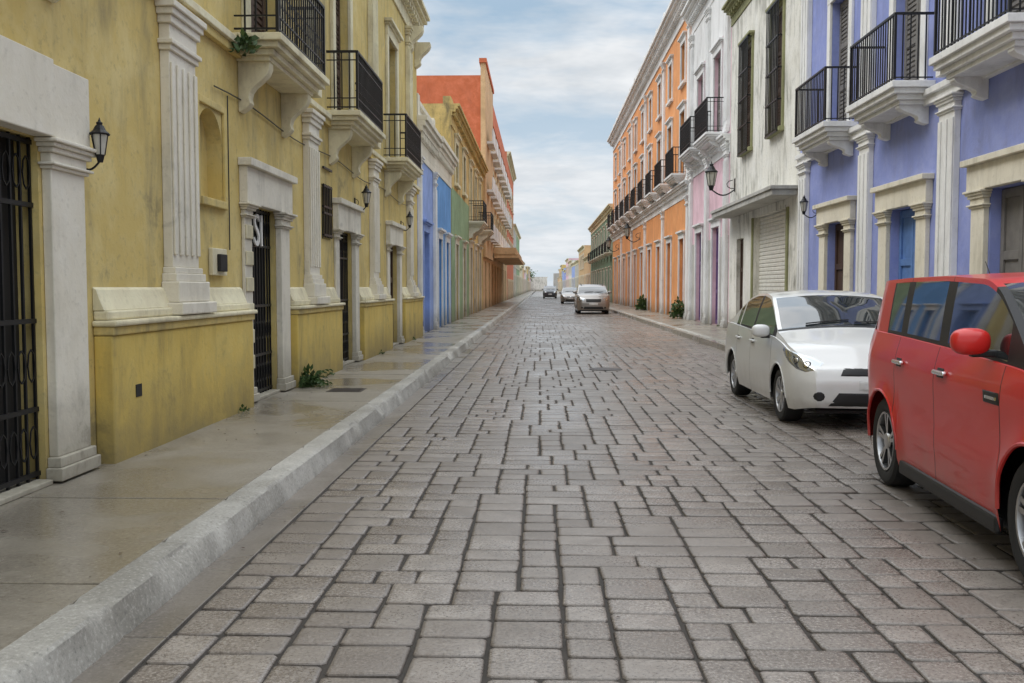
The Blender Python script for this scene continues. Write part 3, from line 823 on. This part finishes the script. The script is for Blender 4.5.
        q.build('wheel_%d'%(wi+1),[MT['tyre'],MT['rim'],MT['hubdark']],e,smooth=True,ang=.5)
        l=M()
        ths=[math.radians(a) for a in range(-2,183,7)]
        pts=[]
        for th in ths:
            uu=u+AR*math.cos(th); zz=max(zc+AR*math.sin(th),.24)
            pts.append((sg*(hw(uu)*sm(sp,zz,.04)*flare(uu,zz)-.006),defo(hw(uu),uu,zz)[1],zz))
        l.tube(pts,.012,6); l.build('arch_lip',[pm],e,smooth=True)
    for sg in (-1,1):
        a=P['hlc']; rr=P.get('hr',.045)
        patch('headlight',P['hl'],(sg*a[0],a[1]-L/2,a[2]),(.707*sg,.707,0),(-.707*sg,.707,0),'lens',.006)
        for hb in P['hb']:
            patch('headlight_reflector',[(rr*1.25*math.cos(t)+hb[0],rr*1.05*math.sin(t)+hb[1]) for t in [k*math.pi/6 for k in range(12)]],(sg*a[0],a[1]-L/2,a[2]),(.707*sg,.707,0),(-.707*sg,.707,0),'hubdark',.009)
            patch('headlight_bulb',[(rr*math.cos(t)+hb[0],rr*.85*math.sin(t)+hb[1]) for t in [k*math.pi/6 for k in range(12)]],(sg*a[0],a[1]-L/2,a[2]),(.707*sg,.707,0),(-.707*sg,.707,0),'chrome',.012)
        patch('fog_lamp',[(.055*math.cos(t),.05*math.sin(t)) for t in [k*math.pi/5 for k in range(10)]],(sg*W2*.70,-L/2,.36),(1,0,0),(0,1,0),'ctrim',.006)
        tl=P['tl']
        patch('tail_lamp',tl,(sg*W2*.86,L/2-.1,0),(.707*sg,-.707,0),(-.707*sg,-.707,0),'redlens',.008)
        mm=M(); mu=P['mir'][0]-L/2; mz=P['mir'][1]; vx=sg*(W2+.075)
        bmx=bmesh.new(); bmesh.ops.create_icosphere(bmx,subdivisions=3,radius=1)
        for v in bmx.verts:
            x,y,z=v.co; pw=lambda t: math.copysign(abs(t)**.75,t)
            v.co=(vx+pw(x)*.105,mu+pw(y)*.06,mz+pw(z)*.075)
            if y>.55: v.co.y=mu+.035
        for f in bmx.faces: f.smooth=True
        mem=bpy.data.meshes.new('mirror'); bmx.to_mesh(mem); bmx.free(); mem.materials.append(pm)
        om=bpy.data.objects.new('mirror',mem); S.collection.objects.link(om); om.parent=e
        mm.box(min(sg*(W2-.12),vx),max(sg*(W2-.12),vx),mu-.03,mu+.03,mz-.085,mz-.045); mm.build('mirror_arm',[MT['ctrim']],e,bevel=.01)
        for hu in P['handles']:
            zz=P['hz']; hit,nr,_,_=bvh.ray_cast(Vector((sg*2,hu-L/2,zz)),Vector((-sg,0,0)))
            if hit:
                h_=M(); x=hit.x
                h_.box(min(x,x+sg*.035),max(x,x+sg*.035),hu-L/2-.10,hu-L/2+.10,zz-.013,zz+.017); h_.build('door_handle',[MT['chrome'] if P.get('clad') else pm],e,bevel=.012)
                patch('handle_recess',[(-.06,-.03),(.06,-.03),(.06,.03),(-.06,.03)],(sg*W2,hu-L/2+.03,zz),(0,1,0),(-sg,0,0),'ctrim',.003)
        if P.get('vent'):
            patch('fender_vent',[(-.12,-.03),(.10,-.03),(.12,.035),(-.10,.035)],(sg*W2,P['vent']-L/2,.90),(0,1,0),(-sg,0,0),'ctrim',.006)
            patch('fender_vent_trim',[(-.09,-.008),(.08,-.008),(.08,.012),(-.09,.012)],(sg*W2,P['vent']-L/2,.90),(0,1,0),(-sg,0,0),'chrome',.009)
    for nm,poly,mt in P['front']:
        patch(nm,poly,(0,-L/2,0),(1,0,0),(0,1,0),mt,.007)
    patch('rear_plate',[(-.26,.72),(.26,.72),(.26,.86),(-.26,.86)],(0,L/2,0),(1,0,0),(0,-1,0),'plate',.008)
    q=M()
    for v0,v1 in ((-.45,.05),(.1,.6)):
        pts=[]
        for k in range(7):
            v=v0+(v1-v0)*k/6; u=ws0+.06+.05*(k/6)
            hit,nr,_,_=bvh.ray_cast(Vector((v,u-L/2,3)),Vector((0,0,-1)))
            if hit: pts.append(tuple(hit+Vector((0,-.005,.012))))
        q.tube(pts,.008,5)
    q.build('wipers',[MT['ctrim']],e)
    if P.get('rails'):
        q=M()
        for sg in (-1,1):
            pts=[]
            for k in range(14):
                u=1.75+k*(L-2.35)/13
                hit,nr,_,_=bvh.ray_cast(Vector((sg*W2*.66,u-L/2,3)),Vector((0,0,-1)))
                pts.append(tuple(hit+Vector((0,0,.0 if k in(0,13) else .045))))
            q.tube(pts,.016,8)
        q.build('roof_rails',[MT['ctrim']],e,smooth=True)
    if P.get('ant'):
        q=M(); q.cyl((0,P['ant']-L/2,H-.07),(0,P['ant']+.16-L/2,H+.10),.006,.003,6); q.build('antenna',[MT['ctrim']],e)
    if P.get('clad'):
        q=M()
        for sg in (-1,1): q.box(min(sg*(W2*.93),sg*(W2*.985)),max(sg*(W2*.93),sg*(W2*.985)),fa+AR+.03-L/2,ra-AR-.03-L/2,.17,.27)
        q.build('sill_cladding',[MT['ctrim']],e,bevel=.02)
    return e
SED=dict(W=1.69,L=4.3,H=1.46,fa=.83,ra=3.38,wr=.30,top=.77,
 zs=[(0,.60),(.1,.70),(.3,.80),(.7,.88),(1.1,.93),(2.5,.965),(3.6,1.0),(4.1,1.0),(4.22,.97),(4.3,.90)],
 zt=[(0,.61),(.1,.72),(.3,.83),(.7,.92),(1.02,.985),(1.12,1.03),(1.5,1.23),(1.85,1.38),(2.2,1.42),(2.6,1.415),(2.95,1.36),(3.3,1.22),(3.68,1.055),(3.9,1.04),(4.15,1.035),(4.24,1.0),(4.3,.92)],
 gz=[(.15,.07),(.3,0),(.5,0),(.62,.04),(.8,.14)],gr=[(.2,.06),(.4,0),(.75,.02),(1.0,.08)],
 ws=(1.08,1.80),rs=(3.0,3.62),gend=3.38,pillars=[(1.08,1.24,2),(2.22,2.31,2),(3.06,3.12,0),(3.3,3.4,0)],seams=[1.18,2.26,3.08],
 hl=[(-.12,-.05),(-.14,.02),(-.02,.075),(.16,.12),(.38,.165),(.40,.13),(.26,.02),(.12,-.05),(0,-.075)],hlc=(.70,.20,.68),hb=((.0,.0),(.14,.04)),hr=.038,
 tl=[(-.12,.72),(.12,.74),(.16,.93),(-.10,.95)],mir=(1.33,.99),handles=(2.12,2.98),hz=.83,spokes=8,
 front=[('grille',[(-.38,.575),(.38,.575),(.34,.655),(-.34,.655)],'ctrim'),('badge',[(.06*math.cos(t),.625+.035*math.sin(t)) for t in [k*math.pi/6 for k in range(12)]],'chrome'),
  ('lower_intake',[(-.50,.26),(.50,.26),(.40,.40),(-.40,.40)],'ctrim'),('front_plate',[(-.2,.43),(.2,.43),(.2,.53),(-.2,.53)],'plate')])
BOX=dict(W=1.80,L=4.14,H=1.60,fa=.84,ra=3.41,wr=.335,top=.91,clad=1,hatch=1,dbl=1,spokes=5,ant=3.7,rt=.09,cr=.03,fl=.028,blackA=1,
 sp=[(.15,.93),(.28,.965),(.40,.97),(.5,.985),(.62,.982),(.75,.99),(.9,1.0),(1.0,.99),(1.08,.965),(1.2,.93)],
 zs=[(0,.76),(.06,.90),(.2,.98),(.6,1.04),(1.1,1.08),(2.0,1.115),(3.0,1.14),(4.14,1.16)],
 zt=[(0,.78),(.06,.93),(.2,1.02),(.6,1.09),(.98,1.13),(1.25,1.33),(1.48,1.48),(1.7,1.545),(2.4,1.57),(3.2,1.565),(3.95,1.545),(4.10,1.53),(4.14,1.51)],
 gz=[(.15,.07),(.35,0),(.6,0),(.75,.04),(.95,.12)],gr=[(.2,.04),(.45,0),(.8,.0),(1.1,.02),(1.5,.10)],
 ws=(1.0,1.58),rs=(9,9),gend=3.50,pillars=[(1.0,1.25,2),(2.18,2.34,2),(3.02,3.16,2),(3.47,3.51,2)],seams=[1.22,2.26,3.10],
 hl=[(-.16,-.08),(-.18,.06),(.0,.10),(.28,.13),(.34,.06),(.24,-.06),(.0,-.10)],hlc=(.70,.16,.82),hb=((.02,.0),),
 tl=[(-.10,.80),(.08,.80),(.08,1.36),(-.06,1.36)],mir=(1.44,1.20),handles=(2.12,2.98),hz=.965,vent=1.34,
 front=[('grille',[(-.30,.72),(.30,.72),(.28,.77),(-.28,.77)],'ctrim'),('lower_intake',[(-.55,.30),(.55,.30),(.5,.52),(-.5,.52)],'ctrim'),('front_plate',[(-.2,.56),(.2,.56),(.2,.66),(-.2,.66)],'plate')])
SUV=dict(BOX); SUV.update(W=1.82,L=4.5,H=1.68,ra=3.5,clad=0,rails=1,ant=0,wr=.34,blackA=0,top=.84,vent=0,
 zt=[(0,.78),(.06,.93),(.2,1.02),(.6,1.09),(.98,1.13),(1.3,1.34),(1.7,1.54),(2.0,1.61),(2.4,1.63),(3.4,1.61),(4.2,1.55),(4.42,1.48),(4.5,1.38)],
 gend=4.1,front=[('grille',[(-.40,.66),(.40,.66),(.42,.84),(-.42,.84)],'ctrim'),('lower_intake',[(-.55,.28),(.55,.28),(.5,.42),(-.5,.42)],'ctrim'),('front_plate',[(-.24,.5),(.24,.5),(.24,.62),(-.24,.62)],'plate')])
red=paint('red_car_paint',(.60,.018,.014),0,.5); wht=paint('white_car_paint',(.74,.74,.72)); sil=paint('silver_car_paint',(.30,.28,.26),.6); blk=paint('dark_car_paint',(.03,.035,.05))
car('parked_hatchback_car',BOX,3.385,3.84,math.radians(-4.0),red)
car('parked_sedan_car',SED,3.50,9.97,0,wht)
car('suv_car',SUV,2.95,53,0,sil)
car('sedan_car',SED,2.75,86,0,sil); car('sedan_car',SED,3.3,103,0,blk); car('suv_car',SUV,1.3,125,0,blk)

# ================================================================== world, sun, camera
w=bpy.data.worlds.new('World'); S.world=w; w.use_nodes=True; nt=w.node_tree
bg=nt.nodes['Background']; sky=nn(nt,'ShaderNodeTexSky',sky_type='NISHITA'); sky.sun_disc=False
EL,AZ=52,-105
sky.sun_elevation=math.radians(EL); sky.sun_rotation=math.radians(AZ); sky.dust_density=1
tc=nn(nt,'ShaderNodeTexCoord'); sx=nn(nt,'ShaderNodeSeparateXYZ'); nt.links.new(tc.outputs['Generated'],sx.inputs[0])
zz=mth(nt,'ADD',mth(nt,'MAXIMUM',sx.outputs[2],0.0),.13)
cb=nn(nt,'ShaderNodeCombineXYZ'); nt.links.new(mth(nt,'DIVIDE',sx.outputs[0],zz),cb.inputs[0]); nt.links.new(mth(nt,'DIVIDE',sx.outputs[1],zz),cb.inputs[1]); cb.inputs[2].default_value=3.1
c1=noi(nt,cb.outputs[0],1.1,6,.6,.35); c2=noi(nt,cb.outputs[0],2.6,4,.62)
cl=mr(nt,c1,.37,.56,.12,1)
shade=mix(nt,mr(nt,c2,.38,.62,0,1),(6.9,7.3,7.7),(9.1,9.3,9.5))
blue=mix(nt,.7,sky.outputs[0],(4.3,6.2,8.0))
hz=mr(nt,sx.outputs[2],0,.26,1,0)
col=mix(nt,cl,blue,shade); col=mix(nt,mth(nt,'MULTIPLY',hz,.6),col,(8.0,8.45,8.9))
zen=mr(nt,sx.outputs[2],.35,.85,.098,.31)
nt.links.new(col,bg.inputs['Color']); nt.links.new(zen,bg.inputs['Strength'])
sd=bpy.data.lights.new('sun','SUN'); sd.energy=1.3; sd.angle=math.radians(24); sd.color=(1,.95,.87)
so=bpy.data.objects.new('sun',sd); S.collection.objects.link(so)
e_,a_=math.radians(EL),math.radians(AZ)
so.rotation_euler=(-Vector((math.sin(a_)*math.cos(e_),math.cos(a_)*math.cos(e_),math.sin(e_)))).to_track_quat('-Z','Y').to_euler()
cam=bpy.data.cameras.new('camera'); cam.lens=33.75; cam.sensor_width=36; cam.clip_end=3000; cam.clip_start=.05
co=bpy.data.objects.new('camera',cam); S.collection.objects.link(co); co.location=(0,0,1.5)
co.rotation_euler=(math.radians(90-3.25),0,math.radians(1.67)); S.camera=co
S.view_settings.view_transform='Standard'; S.view_settings.look='None'; S.view_settings.exposure=0
